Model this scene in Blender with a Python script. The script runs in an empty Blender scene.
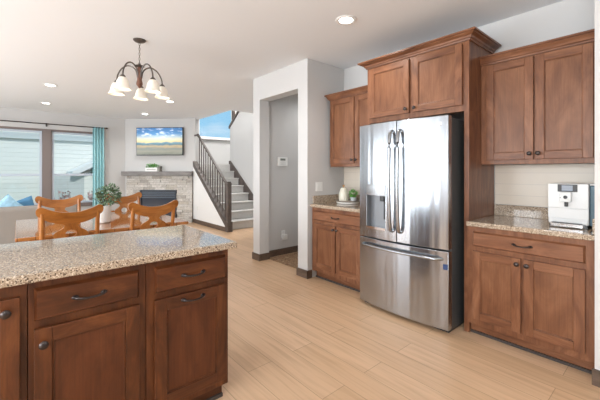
import bpy, bmesh, math, random
from mathutils import Vector, Matrix
PI = math.pi
R = math.radians
random.seed(4)
SC = bpy.context.scene
COL = SC.collection

# ------------------------------------------------------------------ camera, world, light, exposure
cam_d = bpy.data.cameras.new('camera'); cam = bpy.data.objects.new('camera', cam_d); COL.objects.link(cam)
cam.location = (0, 0, 1.311); cam.rotation_euler = (PI/2, 0, -0.7098)
cam_d.sensor_width = 36; cam_d.lens = 328.2*36/600; cam_d.shift_y = -28.33/600
cam_d.clip_start = 0.02; cam_d.clip_end = 400
SC.camera = cam
SC.view_settings.view_transform = 'Standard'; SC.view_settings.look = 'None'
SC.view_settings.gamma = 1; SC.view_settings.use_curve_mapping = False
SC.view_settings.exposure = 0.73

w = bpy.data.worlds.new('sky'); SC.world = w; w.use_nodes = True
nt = w.node_tree; bg = nt.nodes['Background']
tc = nt.nodes.new('ShaderNodeTexCoord'); mp = nt.nodes.new('ShaderNodeMapping')
mp.inputs['Rotation'].default_value = (0, R(25), R(20)); mp.inputs['Scale'].default_value = (1.2, 3.0, 7.0)
nz = nt.nodes.new('ShaderNodeTexNoise'); nz.inputs['Scale'].default_value = 2.2; nz.inputs['Detail'].default_value = 5
rp = nt.nodes.new('ShaderNodeValToRGB')
rp.color_ramp.elements[0].position = 0.47; rp.color_ramp.elements[0].color = (0.27, 0.60, 0.88, 1)
rp.color_ramp.elements[1].position = 0.72; rp.color_ramp.elements[1].color = (0.80, 0.92, 1.0, 1)
nt.links.new(tc.outputs['Generated'], mp.inputs[0]); nt.links.new(mp.outputs[0], nz.inputs['Vector'])
nt.links.new(nz.outputs['Fac'], rp.inputs[0]); nt.links.new(rp.outputs[0], bg.inputs['Color'])
bg.inputs['Strength'].default_value = 0.62

def light(name, kind, loc, rot, energy, color=(1, 1, 1), **kw):
    d = bpy.data.lights.new(name, kind); d.energy = energy; d.color = color
    for k, v in kw.items(): setattr(d, k, v)
    o = bpy.data.objects.new(name, d); COL.objects.link(o); o.location = loc; o.rotation_euler = rot
    return o
# sun from behind the house, high: it lights the neighbour's wall and never enters the windows
light('sun', 'SUN', (0, -5, 12), (R(42), R(12), 0), 1.45, (1, .97, .93), angle=R(2))
DAY = (0.955, 0.98, 1.0)
# added area lamps stand in for daylight at unseen left-wall openings
light('fill_dining', 'AREA', (-3.25, 4.05, 1.25), (0, R(-90), 0), 135, DAY, shape='RECTANGLE', size=2.2, size_y=3.7)
light('fill_living', 'AREA', (-3.25, 7.9, 1.35), (0, R(-90), 0), 60, DAY, shape='RECTANGLE', size=1.9, size_y=2.0)
light('fill_kitchen', 'AREA', (-3.25, -.2, 1.55), (0, R(-90), 0), 150, DAY, shape='RECTANGLE', size=1.4, size_y=2.8)

# ------------------------------------------------------------------ materials
def new_mat(name):
    m = bpy.data.materials.new(name); m.use_nodes = True
    return m, m.node_tree, m.node_tree.nodes['Principled BSDF']
def setp(b, **kw):
    for k, v in kw.items():
        b.inputs[k.replace('_', ' ')].default_value = v
def c4(c): return (c[0], c[1], c[2], 1)
def plain(name, col, rough=.5, metal=0, bump=0, bscale=200, var=0, **kw):
    m, t, b = new_mat(name)
    setp(b, Base_Color=c4(col), Roughness=rough, Metallic=metal, **kw)
    if bump or var:
        co = t.nodes.new('ShaderNodeTexCoord'); n = t.nodes.new('ShaderNodeTexNoise')
        n.inputs['Scale'].default_value = bscale; n.inputs['Detail'].default_value = 4
        t.links.new(co.outputs['Object'], n.inputs['Vector'])
        if bump:
            bp = t.nodes.new('ShaderNodeBump'); bp.inputs['Strength'].default_value = bump; bp.inputs['Distance'].default_value = .004
            t.links.new(n.outputs['Fac'], bp.inputs['Height']); t.links.new(bp.outputs[0], b.inputs['Normal'])
        if var:
            r = t.nodes.new('ShaderNodeValToRGB')
            r.color_ramp.elements[0].position = .3; r.color_ramp.elements[0].color = c4([x*(1-var) for x in col])
            r.color_ramp.elements[1].position = .7; r.color_ramp.elements[1].color = c4([min(1, x*(1+var)) for x in col])
            t.links.new(n.outputs['Fac'], r.inputs[0]); t.links.new(r.outputs[0], b.inputs['Base Color'])
    return m
def ramp(t, fac, stops, interp='LINEAR'):
    r = t.nodes.new('ShaderNodeValToRGB'); cr = r.color_ramp; cr.interpolation = interp
    while len(cr.elements) < len(stops): cr.elements.new(.5)
    for e, (p, c) in zip(cr.elements, stops): e.position = p; e.color = c4(c)
    t.links.new(fac, r.inputs[0]); return r.outputs[0]
def wood(name, dark, mid, light_, axis=2, rough=.42, scale=1.0, coat=.04):
    m, t, b = new_mat(name)
    co = t.nodes.new('ShaderNodeTexCoord'); oi = t.nodes.new('ShaderNodeObjectInfo')
    ad = t.nodes.new('ShaderNodeVectorMath'); ad.operation = 'ADD'
    ml = t.nodes.new('ShaderNodeMath'); ml.operation = 'MULTIPLY'; ml.inputs[1].default_value = 17.0
    t.links.new(oi.outputs['Random'], ml.inputs[0]); t.links.new(co.outputs['Object'], ad.inputs[0]); t.links.new(ml.outputs[0], ad.inputs[1])
    mp = t.nodes.new('ShaderNodeMapping'); s = [6*scale]*3; s[axis] = 1.7*scale; mp.inputs['Scale'].default_value = s
    t.links.new(ad.outputs[0], mp.inputs[0])
    n = t.nodes.new('ShaderNodeTexNoise'); n.inputs['Scale'].default_value = 1.3; n.inputs['Detail'].default_value = 7
    n.inputs['Roughness'].default_value = .62; n.inputs['Distortion'].default_value = 1.6
    t.links.new(mp.outputs[0], n.inputs['Vector'])
    a = ramp(t, n.outputs['Fac'], [(.28, dark), (.5, mid), (.74, light_)])
    mp2 = t.nodes.new('ShaderNodeMapping'); s = [160*scale]*3; s[axis] = 5*scale; mp2.inputs['Scale'].default_value = s
    t.links.new(ad.outputs[0], mp2.inputs[0])
    n2 = t.nodes.new('ShaderNodeTexNoise'); n2.inputs['Scale'].default_value = 1; n2.inputs['Detail'].default_value = 3
    t.links.new(mp2.outputs[0], n2.inputs['Vector'])
    g = ramp(t, n2.outputs['Fac'], [(.35, (.72, .72, .72)), (.6, (1.08, 1.08, 1.08))])
    mx = t.nodes.new('ShaderNodeMix'); mx.data_type = 'RGBA'; mx.blend_type = 'MULTIPLY'; mx.inputs['Factor'].default_value = .5
    t.links.new(a, mx.inputs[6]); t.links.new(g, mx.inputs[7]); t.links.new(mx.outputs[2], b.inputs['Base Color'])
    bp = t.nodes.new('ShaderNodeBump'); bp.inputs['Strength'].default_value = .08; bp.inputs['Distance'].default_value = .002
    t.links.new(n2.outputs['Fac'], bp.inputs['Height']); t.links.new(bp.outputs[0], b.inputs['Normal'])
    setp(b, Roughness=rough, Specular_IOR_Level=.35, Coat_Weight=coat, Coat_Roughness=.25)
    return m
def granite(name, dark, tan, beige, cream, rough=.07):
    m, t, b = new_mat(name)
    co = t.nodes.new('ShaderNodeTexCoord')
    n = t.nodes.new('ShaderNodeTexNoise'); n.inputs['Scale'].default_value = 140; n.inputs['Detail'].default_value = 5; n.inputs['Roughness'].default_value = .7
    t.links.new(co.outputs['Object'], n.inputs['Vector'])
    a = ramp(t, n.outputs['Fac'], [(.30, dark), (.42, tan), (.52, beige), (.64, cream)])
    v = t.nodes.new('ShaderNodeTexVoronoi'); v.inputs['Scale'].default_value = 210
    t.links.new(co.outputs['Object'], v.inputs['Vector'])
    sp = t.nodes.new('ShaderNodeSeparateColor'); t.links.new(v.outputs['Color'], sp.inputs[0])
    k = ramp(t, sp.outputs[0], [(.0, (1, 1, 1)), (.14, (0, 0, 0))], 'CONSTANT')
    mx = t.nodes.new('ShaderNodeMix'); mx.data_type = 'RGBA'; t.links.new(k, mx.inputs['Factor'])
    t.links.new(a, mx.inputs[6]); mx.inputs[7].default_value = c4(dark)
    k2 = ramp(t, sp.outputs[1], [(.0, (1, 1, 1)), (.10, (0, 0, 0))], 'CONSTANT')
    mx2 = t.nodes.new('ShaderNodeMix'); mx2.data_type = 'RGBA'; t.links.new(k2, mx2.inputs['Factor'])
    t.links.new(mx.outputs[2], mx2.inputs[6]); mx2.inputs[7].default_value = c4([min(1, x*1.25) for x in cream])
    t.links.new(mx2.outputs[2], b.inputs['Base Color'])
    setp(b, Roughness=rough, Specular_IOR_Level=.7); return m
def emit(name, col, strength):
    m, t, b = new_mat(name); setp(b, Base_Color=c4(col), Emission_Color=c4(col), Emission_Strength=strength); return m
def glass(name, tint=(1, 1, 1), refl=.045):
    m, t, b = new_mat(name); t.nodes.remove(b); out = t.nodes['Material Output']
    tr = t.nodes.new('ShaderNodeBsdfTransparent'); tr.inputs[0].default_value = c4(tint)
    gl = t.nodes.new('ShaderNodeBsdfGlossy'); gl.inputs['Roughness'].default_value = .02
    mx = t.nodes.new('ShaderNodeMixShader'); mx.inputs[0].default_value = refl
    t.links.new(tr.outputs[0], mx.inputs[1]); t.links.new(gl.outputs[0], mx.inputs[2]); t.links.new(mx.outputs[0], out.inputs[0])
    return m
def planks(name, c1, c2, width, length, along_y=True, rough=.35, gap=.0025, seam=(.25, .17, .1)):
    m, t, b = new_mat(name)
    co = t.nodes.new('ShaderNodeTexCoord'); mp = t.nodes.new('ShaderNodeMapping')
    if along_y: mp.inputs['Rotation'].default_value = (0, 0, R(90))
    t.links.new(co.outputs['Object'], mp.inputs[0])
    br = t.nodes.new('ShaderNodeTexBrick'); br.offset = .37; br.offset_frequency = 2
    br.inputs['Scale'].default_value = 1; br.inputs['Brick Width'].default_value = length; br.inputs['Row Height'].default_value = width
    br.inputs['Mortar Size'].default_value = gap; br.inputs['Mortar Smooth'].default_value = .3
    br.inputs['Color1'].default_value = c4(c1); br.inputs['Color2'].default_value = c4(c2); br.inputs['Mortar'].default_value = c4(seam)
    t.links.new(mp.outputs[0], br.inputs['Vector'])
    mp2 = t.nodes.new('ShaderNodeMapping'); mp2.inputs['Scale'].default_value = (1.2, 22, 1)
    t.links.new(mp.outputs[0], mp2.inputs[0])
    n = t.nodes.new('ShaderNodeTexNoise'); n.inputs['Scale'].default_value = 1.4; n.inputs['Detail'].default_value = 7; n.inputs['Distortion'].default_value = .9
    t.links.new(mp2.outputs[0], n.inputs['Vector'])
    g = ramp(t, n.outputs['Fac'], [(.3, (.80, .77, .73)), (.55, (1, 1, 1)), (.75, (1.06, 1.05, 1.04))])
    mx = t.nodes.new('ShaderNodeMix'); mx.data_type = 'RGBA'; mx.blend_type = 'MULTIPLY'; mx.inputs['Factor'].default_value = .75
    t.links.new(br.outputs['Color'], mx.inputs[6]); t.links.new(g, mx.inputs[7]); t.links.new(mx.outputs[2], b.inputs['Base Color'])
    setp(b, Roughness=rough); return m

M = {}
M['wall'] = plain('wall_paint', (.58, .575, .568), .85, bump=.05, bscale=180)
M['wall_grey'] = plain('wall_paint_grey', (.46, .45, .44), .85, bump=.05, bscale=180)
M['ceiling'] = plain('ceiling_paint', (.79, .815, .84), .9, bump=.12, bscale=90)
M['white'] = plain('white_paint', (.82, .82, .81), .45)
M['floor'] = planks('oak_floor', (.565, .372, .225), (.65, .442, .285), .19, 1.35, rough=.38, gap=.0022, seam=(.36, .24, .14))
M['base'] = wood('baseboard_wood', (.075, .05, .036), (.12, .082, .06), (.16, .11, .08), 1, .45)
CH = ((.105, .038, .018), (.190, .076, .035), (.285, .130, .067))
M['cab_v'] = wood('cabinet_wood_upright', *CH, axis=2, rough=.36)
M['cab_x'] = wood('cabinet_wood_cross', *CH, axis=0, rough=.36)
M['cab_p'] = wood('cabinet_wood_panel', (.125, .046, .020), (.185, .075, .034), (.25, .112, .055), axis=2, rough=.36, scale=.8)
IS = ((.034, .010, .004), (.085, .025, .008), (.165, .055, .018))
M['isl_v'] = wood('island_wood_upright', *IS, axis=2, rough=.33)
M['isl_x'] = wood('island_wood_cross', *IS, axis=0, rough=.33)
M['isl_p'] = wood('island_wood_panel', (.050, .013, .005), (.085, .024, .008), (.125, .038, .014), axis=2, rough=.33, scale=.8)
M['toe'] = plain('toe_kick', (.05, .04, .035), .6)
M['granite'] = granite('granite_worktop', (.105, .074, .052), (.27, .195, .132), (.41, .325, .24), (.53, .45, .36))
M['bronze'] = plain('dark_bronze', (.06, .05, .048), .32, .85)
M['steel'] = None
M['darkgrey'] = plain('fridge_side_grey', (.085, .09, .093), .4, .2)
M['black'] = plain('black_plastic', (.015, .015, .017), .3)
M['chrome'] = plain('chrome', (.75, .76, .78), .16, 1)
M['handle_steel'] = plain('handle_steel', (.36, .37, .385), .22, 1)
M['pane'] = glass('window_glass')
M['taupe'] = plain('taupe_frame', (.19, .155, .145), .5)
M['sash'] = plain('sash_white', (.52, .575, .65), .4)
M['teal'] = plain('teal_fabric', (.33, .60, .64), .8, bump=.2, bscale=400, var=.06)
M['sofa'] = plain('sofa_fabric', (.27, .243, .215), .9, bump=.3, bscale=500, var=.06)
M['blue'] = plain('blue_fabric', (.10, .27, .46), .85, bump=.2, bscale=300, var=.12)
M['pale_blue'] = plain('pale_blue_fabric', (.34, .56, .70), .85, bump=.2, bscale=25, var=.2)
OR = ((.23, .074, .013), (.35, .125, .026), (.45, .19, .05))
M['chair'] = wood('honey_oak', *OR, axis=2, rough=.3, coat=.4)
M['chair_x'] = wood('honey_oak_cross', *OR, axis=0, rough=.3, coat=.4)
M['ceramic'] = plain('white_ceramic', (.78, .77, .74), .2)
M['cream'] = plain('cream_ceramic', (.72, .69, .58), .3)
M['leaf'] = plain('leaf_green', (.13, .21, .12), .5, bscale=30, var=.5)
M['leaf_bright'] = plain('leaf_bright_green', (.10, .33, .05), .5, bscale=40, var=.4)
M['stem'] = plain('stem_brown', (.10, .08, .04), .7)
M['carpet'] = plain('stair_carpet', (.58, .57, .55), .95, bump=.6, bscale=700, var=.18)
M['rail'] = wood('railing_wood', (.07, .055, .048), (.105, .085, .076), (.14, .115, .10), 2, .4)
M['mantel'] = wood('mantel_grey_wood', (.16, .145, .14), (.22, .205, .195), (.29, .27, .26), 0, .6)
M['firebox'] = plain('firebox_black', (.035, .04, .05), .35, .3)
M['fireglass'] = plain('firebox_glass', (.05, .06, .08), .06)
M['lamp'] = emit('lamp_glow', (1, .96, .88), 9)
M['shade'] = emit('frosted_shade', (.80, .74, .64), .12)
M['copper'] = plain('turned_copper_wood', (.20, .095, .065), .45, .2)
M['pewter'] = plain('pewter_metal', (.13, .115, .105), .4, .7)

def m_steel():
    m, t, b = new_mat('brushed_steel')
    co = t.nodes.new('ShaderNodeTexCoord'); mp = t.nodes.new('ShaderNodeMapping'); mp.inputs['Scale'].default_value = (260, 260, 1.2)
    t.links.new(co.outputs['Object'], mp.inputs[0])
    n = t.nodes.new('ShaderNodeTexNoise'); n.inputs['Scale'].default_value = 1; n.inputs['Detail'].default_value = 2
    t.links.new(mp.outputs[0], n.inputs['Vector'])
    mp2 = t.nodes.new('ShaderNodeMapping'); mp2.inputs['Scale'].default_value = (11, 11, .55); t.links.new(co.outputs['Object'], mp2.inputs[0])
    n2 = t.nodes.new('ShaderNodeTexNoise'); n2.inputs['Scale'].default_value = 1; n2.inputs['Detail'].default_value = 1
    t.links.new(mp2.outputs[0], n2.inputs['Vector'])
    b1 = t.nodes.new('ShaderNodeBump'); b1.inputs['Strength'].default_value = .55; b1.inputs['Distance'].default_value = .012
    t.links.new(n2.outputs['Fac'], b1.inputs['Height'])
    b2 = t.nodes.new('ShaderNodeBump'); b2.inputs['Strength'].default_value = .05; b2.inputs['Distance'].default_value = .001
    t.links.new(n.outputs['Fac'], b2.inputs['Height']); t.links.new(b1.outputs[0], b2.inputs['Normal']); t.links.new(b2.outputs[0], b.inputs['Normal'])
    setp(b, Base_Color=(.43, .455, .49, 1), Metallic=1, Roughness=.2); return m
M['steel'] = m_steel()
def m_tile():
    m, t, b = new_mat('backsplash_tile')
    co = t.nodes.new('ShaderNodeTexCoord'); mp = t.nodes.new('ShaderNodeMapping'); mp.inputs['Rotation'].default_value = (R(90), 0, 0)
    t.links.new(co.outputs['Object'], mp.inputs[0])
    br = t.nodes.new('ShaderNodeTexBrick'); br.inputs['Scale'].default_value = 1; br.inputs['Brick Width'].default_value = .30; br.inputs['Row Height'].default_value = .10
    br.inputs['Mortar Size'].default_value = .002; br.inputs['Color1'].default_value = (.66, .59, .50, 1); br.inputs['Color2'].default_value = (.74, .69, .61, 1)
    br.inputs['Mortar'].default_value = (.56, .51, .45, 1); t.links.new(mp.outputs[0], br.inputs['Vector'])
    t.links.new(br.outputs['Color'], b.inputs['Base Color']); setp(b, Roughness=.3); return m
M['tile'] = m_tile()
def m_stone():
    m, t, b = new_mat('ledge_stone')
    g = t.nodes.new('ShaderNodeNewGeometry'); co = t.nodes.new('ShaderNodeTexCoord')
    a = ramp(t, g.outputs['Random Per Island'], [(0, (.40, .37, .34)), (.35, (.56, .53, .49)), (.7, (.66, .64, .61)), (1, (.50, .46, .40))])
    n = t.nodes.new('ShaderNodeTexNoise'); n.inputs['Scale'].default_value = 28; n.inputs['Detail'].default_value = 6
    t.links.new(co.outputs['Object'], n.inputs['Vector'])
    gr = ramp(t, n.outputs['Fac'], [(.3, (.7, .69, .67)), (.6, (1.05, 1.05, 1.05))])
    mx = t.nodes.new('ShaderNodeMix'); mx.data_type = 'RGBA'; mx.blend_type = 'MULTIPLY'; mx.inputs['Factor'].default_value = .8
    t.links.new(a, mx.inputs[6]); t.links.new(gr, mx.inputs[7]); t.links.new(mx.outputs[2], b.inputs['Base Color'])
    bp = t.nodes.new('ShaderNodeBump'); bp.inputs['Strength'].default_value = .5; bp.inputs['Distance'].default_value = .01
    t.links.new(n.outputs['Fac'], bp.inputs['Height']); t.links.new(bp.outputs[0], b.inputs['Normal'])
    setp(b, Roughness=.9); return m
M['stone'] = m_stone()
def m_siding(name, col, step=.16):
    m, t, b = new_mat(name)
    co = t.nodes.new('ShaderNodeTexCoord'); sp = t.nodes.new('ShaderNodeSeparateXYZ'); t.links.new(co.outputs['Object'], sp.inputs[0])
    d = t.nodes.new('ShaderNodeMath'); d.operation = 'DIVIDE'; d.inputs[1].default_value = step; t.links.new(sp.outputs[2], d.inputs[0])
    f = t.nodes.new('ShaderNodeMath'); f.operation = 'FRACT'; t.links.new(d.outputs[0], f.inputs[0])
    bp = t.nodes.new('ShaderNodeBump'); bp.invert = True; bp.inputs['Strength'].default_value = .9; bp.inputs['Distance'].default_value = .02
    t.links.new(f.outputs[0], bp.inputs['Height']); t.links.new(bp.outputs[0], b.inputs['Normal'])
    setp(b, Base_Color=c4(col), Roughness=.7); return m
M['siding'] = m_siding('pale_siding', (.74, .75, .70))
M['siding_dark'] = m_siding('grey_siding', (.50, .54, .53))
def m_beach():
    m, t, b = new_mat('beach_picture')
    co = t.nodes.new('ShaderNodeTexCoord'); sp = t.nodes.new('ShaderNodeSeparateXYZ'); t.links.new(co.outputs['Object'], sp.inputs[0])
    mp = t.nodes.new('ShaderNodeMapping'); mp.inputs['Scale'].default_value = (4, 1, 14); t.links.new(co.outputs['Object'], mp.inputs[0])
    n = t.nodes.new('ShaderNodeTexNoise'); n.inputs['Scale'].default_value = 1; n.inputs['Detail'].default_value = 5; t.links.new(mp.outputs[0], n.inputs['Vector'])
    s = t.nodes.new('ShaderNodeMath'); s.operation = 'MULTIPLY_ADD'; s.inputs[1].default_value = .16; t.links.new(n.outputs['Fac'], s.inputs[0])
    dv = t.nodes.new('ShaderNodeMath'); dv.operation = 'MULTIPLY_ADD'; dv.inputs[1].default_value = 1/.72; dv.inputs[2].default_value = -.08
    t.links.new(sp.outputs[2], dv.inputs[0]); t.links.new(dv.outputs[0], s.inputs[2])
    a = ramp(t, s.outputs[0], [(.0, (.13, .14, .11)), (.12, (.24, .24, .19)), (.22, (.17, .20, .18)), (.31, (.44, .33, .19)), (.37, (.08, .17, .22)), (.43, (.15, .29, .35)), (.455, (.70, .55, .27)), (.55, (.66, .60, .44)), (.66, (.34, .48, .58)), (.75, (.09, .26, .52)), (1, (.04, .16, .42))])
    mp2 = t.nodes.new('ShaderNodeMapping'); mp2.inputs['Scale'].default_value = (5, 1, 16); mp2.inputs['Rotation'].default_value = (0, R(14), 0); t.links.new(co.outputs['Object'], mp2.inputs[0])
    n2 = t.nodes.new('ShaderNodeTexNoise'); n2.inputs['Scale'].default_value = 1; n2.inputs['Detail'].default_value = 6; t.links.new(mp2.outputs[0], n2.inputs['Vector'])
    k = ramp(t, n2.outputs['Fac'], [(.52, (0, 0, 0)), (.66, (1, 1, 1))])
    hi = ramp(t, sp.outputs[2], [(.42, (0, 0, 0)), (.5, (1, 1, 1))])
    mu = t.nodes.new('ShaderNodeMath'); mu.operation = 'MULTIPLY'; t.links.new(k, mu.inputs[0]); t.links.new(hi, mu.inputs[1])
    mx = t.nodes.new('ShaderNodeMix'); mx.data_type = 'RGBA'; t.links.new(mu.outputs[0], mx.inputs['Factor']); t.links.new(a, mx.inputs[6]); mx.inputs[7].default_value = (.7, .78, .84, 1)
    t.links.new(mx.outputs[2], b.inputs['Base Color']); t.links.new(mx.outputs[2], b.inputs['Emission Color'])
    setp(b, Roughness=.3, Emission_Strength=.12); return m
M['beach'] = m_beach()
def m_rug():
    m, t, b = new_mat('patterned_rug')
    co = t.nodes.new('ShaderNodeTexCoord'); v = t.nodes.new('ShaderNodeTexVoronoi'); v.inputs['Scale'].default_value = 9
    t.links.new(co.outputs['Object'], v.inputs['Vector'])
    n = t.nodes.new('ShaderNodeTexNoise'); n.inputs['Scale'].default_value = 14; n.inputs['Detail'].default_value = 4; t.links.new(co.outputs['Object'], n.inputs['Vector'])
    a = ramp(t, n.outputs['Fac'], [(.35, (.13, .065, .035)), (.45, (.34, .22, .12)), (.55, (.20, .10, .055)), (.65, (.42, .31, .19))])
    t.links.new(a, b.inputs['Base Color']); setp(b, Roughness=.95); return m
M['rug'] = m_rug()

# ------------------------------------------------------------------ geometry helpers
def NB(): return bmesh.new()
def box(bm, x0, x1, y0, y1, z0, z1, mi=0):
    vs = [bm.verts.new(p) for p in ((x0, y0, z0), (x1, y0, z0), (x1, y1, z0), (x0, y1, z0), (x0, y0, z1), (x1, y0, z1), (x1, y1, z1), (x0, y1, z1))]
    for f in ((3, 2, 1, 0), (4, 5, 6, 7), (0, 1, 5, 4), (1, 2, 6, 5), (2, 3, 7, 6), (3, 0, 4, 7)):
        fc = bm.faces.new([vs[i] for i in f]); fc.material_index = mi
    return vs
def frustum(bm, x0, x1, z0, z1, ya, yb, ins, mi=0):
    """a slab whose front (yb) is inset by ins: a raised panel or bevelled drawer front"""
    a = [(x0, ya, z0), (x1, ya, z0), (x1, ya, z1), (x0, ya, z1)]
    b = [(x0+ins, yb, z0+ins), (x1-ins, yb, z0+ins), (x1-ins, yb, z1-ins), (x0+ins, yb, z1-ins)]
    va = [bm.verts.new(p) for p in a]; vb = [bm.verts.new(p) for p in b]
    fs = [bm.faces.new(vb), bm.faces.new(va[::-1])]
    for i in range(4): fs.append(bm.faces.new([va[i], va[(i+1) % 4], vb[(i+1) % 4], vb[i]]))
    for f in fs: f.material_index = mi
def prism(bm, pts, h, axis='z', o=0.0, mi=0):
    """extrude a 2-D outline; axis z: pts are (x,y); y: (x,z); x: (y,z)"""
    def P(p, t):
        return (p[0], p[1], t) if axis == 'z' else ((p[0], t, p[1]) if axis == 'y' else (t, p[0], p[1]))
    a = [bm.verts.new(P(p, o)) for p in pts]; b = [bm.verts.new(P(p, o+h)) for p in pts]
    n = len(pts); fs = [bm.faces.new(a[::-1]), bm.faces.new(b)]
    for i in range(n): fs.append(bm.faces.new([a[i], a[(i+1) % n], b[(i+1) % n], b[i]]))
    for f in fs: f.material_index = mi
def lathe(bm, prof, c=(0, 0, 0), seg=24, mi=0, wave=None):
    rings = []
    for r, z in prof:
        if r < 1e-5: rings.append([bm.verts.new((c[0], c[1], c[2]+z))]); continue
        ring = []
        for i in range(seg):
            a = 2*PI*i/seg; rr = r*(wave(a, r, z) if wave else 1)
            ring.append(bm.verts.new((c[0]+rr*math.cos(a), c[1]+rr*math.sin(a), c[2]+z)))
        rings.append(ring)
    for A, B in zip(rings, rings[1:]):
        for i in range(seg):
            j = (i+1) % seg
            if len(A) == 1 and len(B) == 1: continue
            if len(A) == 1: f = bm.faces.new([A[0], B[j], B[i]])
            elif len(B) == 1: f = bm.faces.new([A[i], A[j], B[0]])
            else: f = bm.faces.new([A[i], A[j], B[j], B[i]])
            f.material_index = mi; f.smooth = True
def tube(bm, pts, r, seg=8, mi=0, radii=None):
    pts = [Vector(p) for p in pts]; rings = []
    up = Vector((0, 0, 1))
    for i, p in enumerate(pts):
        d = (pts[min(i+1, len(pts)-1)]-pts[max(i-1, 0)]).normalized()
        a = d.cross(up)
        if a.length < .05: a = d.cross(Vector((0, 1, 0)))
        a.normalize(); b = a.cross(d).normalized(); rr = radii[i] if radii else r
        rings.append([bm.verts.new(p+a*rr*math.cos(2*PI*k/seg)+b*rr*math.sin(2*PI*k/seg)) for k in range(seg)])
    for A, B in zip(rings, rings[1:]):
        for k in range(seg):
            f = bm.faces.new([A[k], A[(k+1) % seg], B[(k+1) % seg], B[k]]); f.material_index = mi; f.smooth = True
    f = bm.faces.new(rings[0][::-1]); f.material_index = mi; f = bm.faces.new(rings[-1]); f.material_index = mi
def ball(bm, c, rx, ry, rz, seg=16, rings=10, mi=0):
    lathe_prof = [(math.sin(PI*i/rings), -math.cos(PI*i/rings)) for i in range(rings+1)]
    n0 = len(bm.verts); b2 = bmesh.new(); lathe(b2, lathe_prof, seg=seg)
    vm = {}
    for v in b2.verts: vm[v] = bm.verts.new((c[0]+v.co.x*rx, c[1]+v.co.y*ry, c[2]+v.co.z*rz))
    for f in b2.faces:
        g = bm.faces.new([vm[v] for v in f.verts]); g.smooth = True; g.material_index = mi
    b2.free()
def arc(c, r, a0, a1, n, plane='xz'):
    out = []
    for i in range(n+1):
        a = a0+(a1-a0)*i/n; out.append((c[0]+r*math.cos(a), c[1]+r*math.sin(a)))
    return out
def spline(P, n=6):
    """Catmull-Rom through 2-D or 3-D points"""
    P = [Vector(p) for p in P]; out = []
    for i in range(len(P)-1):
        p0, p1, p2, p3 = P[max(i-1, 0)], P[i], P[i+1], P[min(i+2, len(P)-1)]
        for k in range(n):
            t = k/n
            out.append(.5*((2*p1)+(p2-p0)*t+(2*p0-5*p1+4*p2-p3)*t*t+(-p0+3*p1-3*p2+p3)*t**3))
    out.append(P[-1]); return [tuple(p) for p in out]
def link(name, bm, mats, parent=None, bevel=0, seg=2, smooth=False):
    bmesh.ops.recalc_face_normals(bm, faces=bm.faces[:])
    me = bpy.data.meshes.new(name); bm.to_mesh(me); bm.free()
    for m in (mats if isinstance(mats, (list, tuple)) else [mats]): me.materials.append(m)
    o = bpy.data.objects.new(name, me); COL.objects.link(o)
    if parent: o.parent = parent
    if smooth:
        for p in me.polygons: p.use_smooth = True
    if any(p.use_smooth for p in me.polygons): me.set_sharp_from_angle(angle=R(38))
    if bevel:
        b = o.modifiers.new('bevel', 'BEVEL'); b.width = bevel; b.segments = seg; b.limit_method = 'ANGLE'; b.angle_limit = R(40)
        b.harden_normals = False
    return o
def tag(o, label=None, cat=None, group=None, kind=None):
    if label: o['label'] = label
    if cat: o['category'] = cat
    if group: o['group'] = group
    if kind: o['kind'] = kind
    return o
def thing(name, label, cat, loc=(0, 0, 0), rz=0, group=None):
    o = bpy.data.objects.new(name, None); COL.objects.link(o); o.empty_display_size = .1
    o.location = loc; o.rotation_euler = (0, 0, rz)
    return tag(o, label, cat, group)
def struct(name, bm, m, parent=None, bevel=0):
    o = link(name, bm, m, parent, bevel)
    if not parent: o['kind'] = 'structure'
    return o
def boxes(name, lst, m, bevel=0, parent=None):
    bm = NB()
    for b in lst: box(bm, *b)
    return struct(name, bm, m, parent, bevel)
def copy_tree(o, parent=None):
    c = o.copy(); COL.objects.link(c)
    if parent: c.parent = parent
    for ch in list(o.children): copy_tree(ch, c)
    return c

# ------------------------------------------------------------------ the setting
ZC = 2.70
XL, YB = -3.2, -2.7           # left wall, wall behind the camera
boxes('floor', [(XL-.15, 5.75, YB-.15, 9.75, -.12, 0)], M['floor'])
bm = NB()
for b in ((XL-.15, 3.65, YB-.15, 9.75, ZC, ZC+.3), (3.65, 5.75, YB-.15, 6.65, ZC, ZC+.3)): box(bm, *b)
struct('ceiling', bm, M['ceiling'])
boxes('ceiling_stairwell', [(3.5, 5.75, 6.5, 9.75, 5.2, 5.3)], M['ceiling'])
# far wall with two tall windows and a third opening added for light
boxes('wall_far', [(XL-.15, -1.64, 9.6, 9.75, 0, ZC), (-1.64, 1.56, 9.6, 9.75, 0, .5), (-1.64, 1.56, 9.6, 9.75, 2.30, ZC), (-.73, -.59, 9.64, 9.75, .5, 2.3), (.44, .58, 9.64, 9.75, .5, 2.3), (1.56, 3.3, 9.6, 9.75, 0, ZC)], M['wall'])
# left wall (out of frame) with openings added for the fill light
boxes('wall_left', [(XL-.15, XL, YB, -1.6, 0, ZC), (XL-.15, XL, -1.6, 1.2, 0, .85), (XL-.15, XL, -1.6, 1.2, 2.25, ZC), (XL-.15, XL, 1.2, 2.2, 0, ZC), (XL-.15, XL, 2.2, 5.9, 2.35, ZC), (XL-.15, XL, 5.9, 6.9, 0, ZC), (XL-.15, XL, 6.9, 8.9, 2.3, ZC), (XL-.15, XL, 6.9, 8.9, 0, .4), (XL-.15, XL, 8.9, 9.6, 0, ZC)], M['wall'])
boxes('wall_back', [(XL-.15, 2.69, YB-.15, YB, 0, ZC)], M['wall'])
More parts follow.
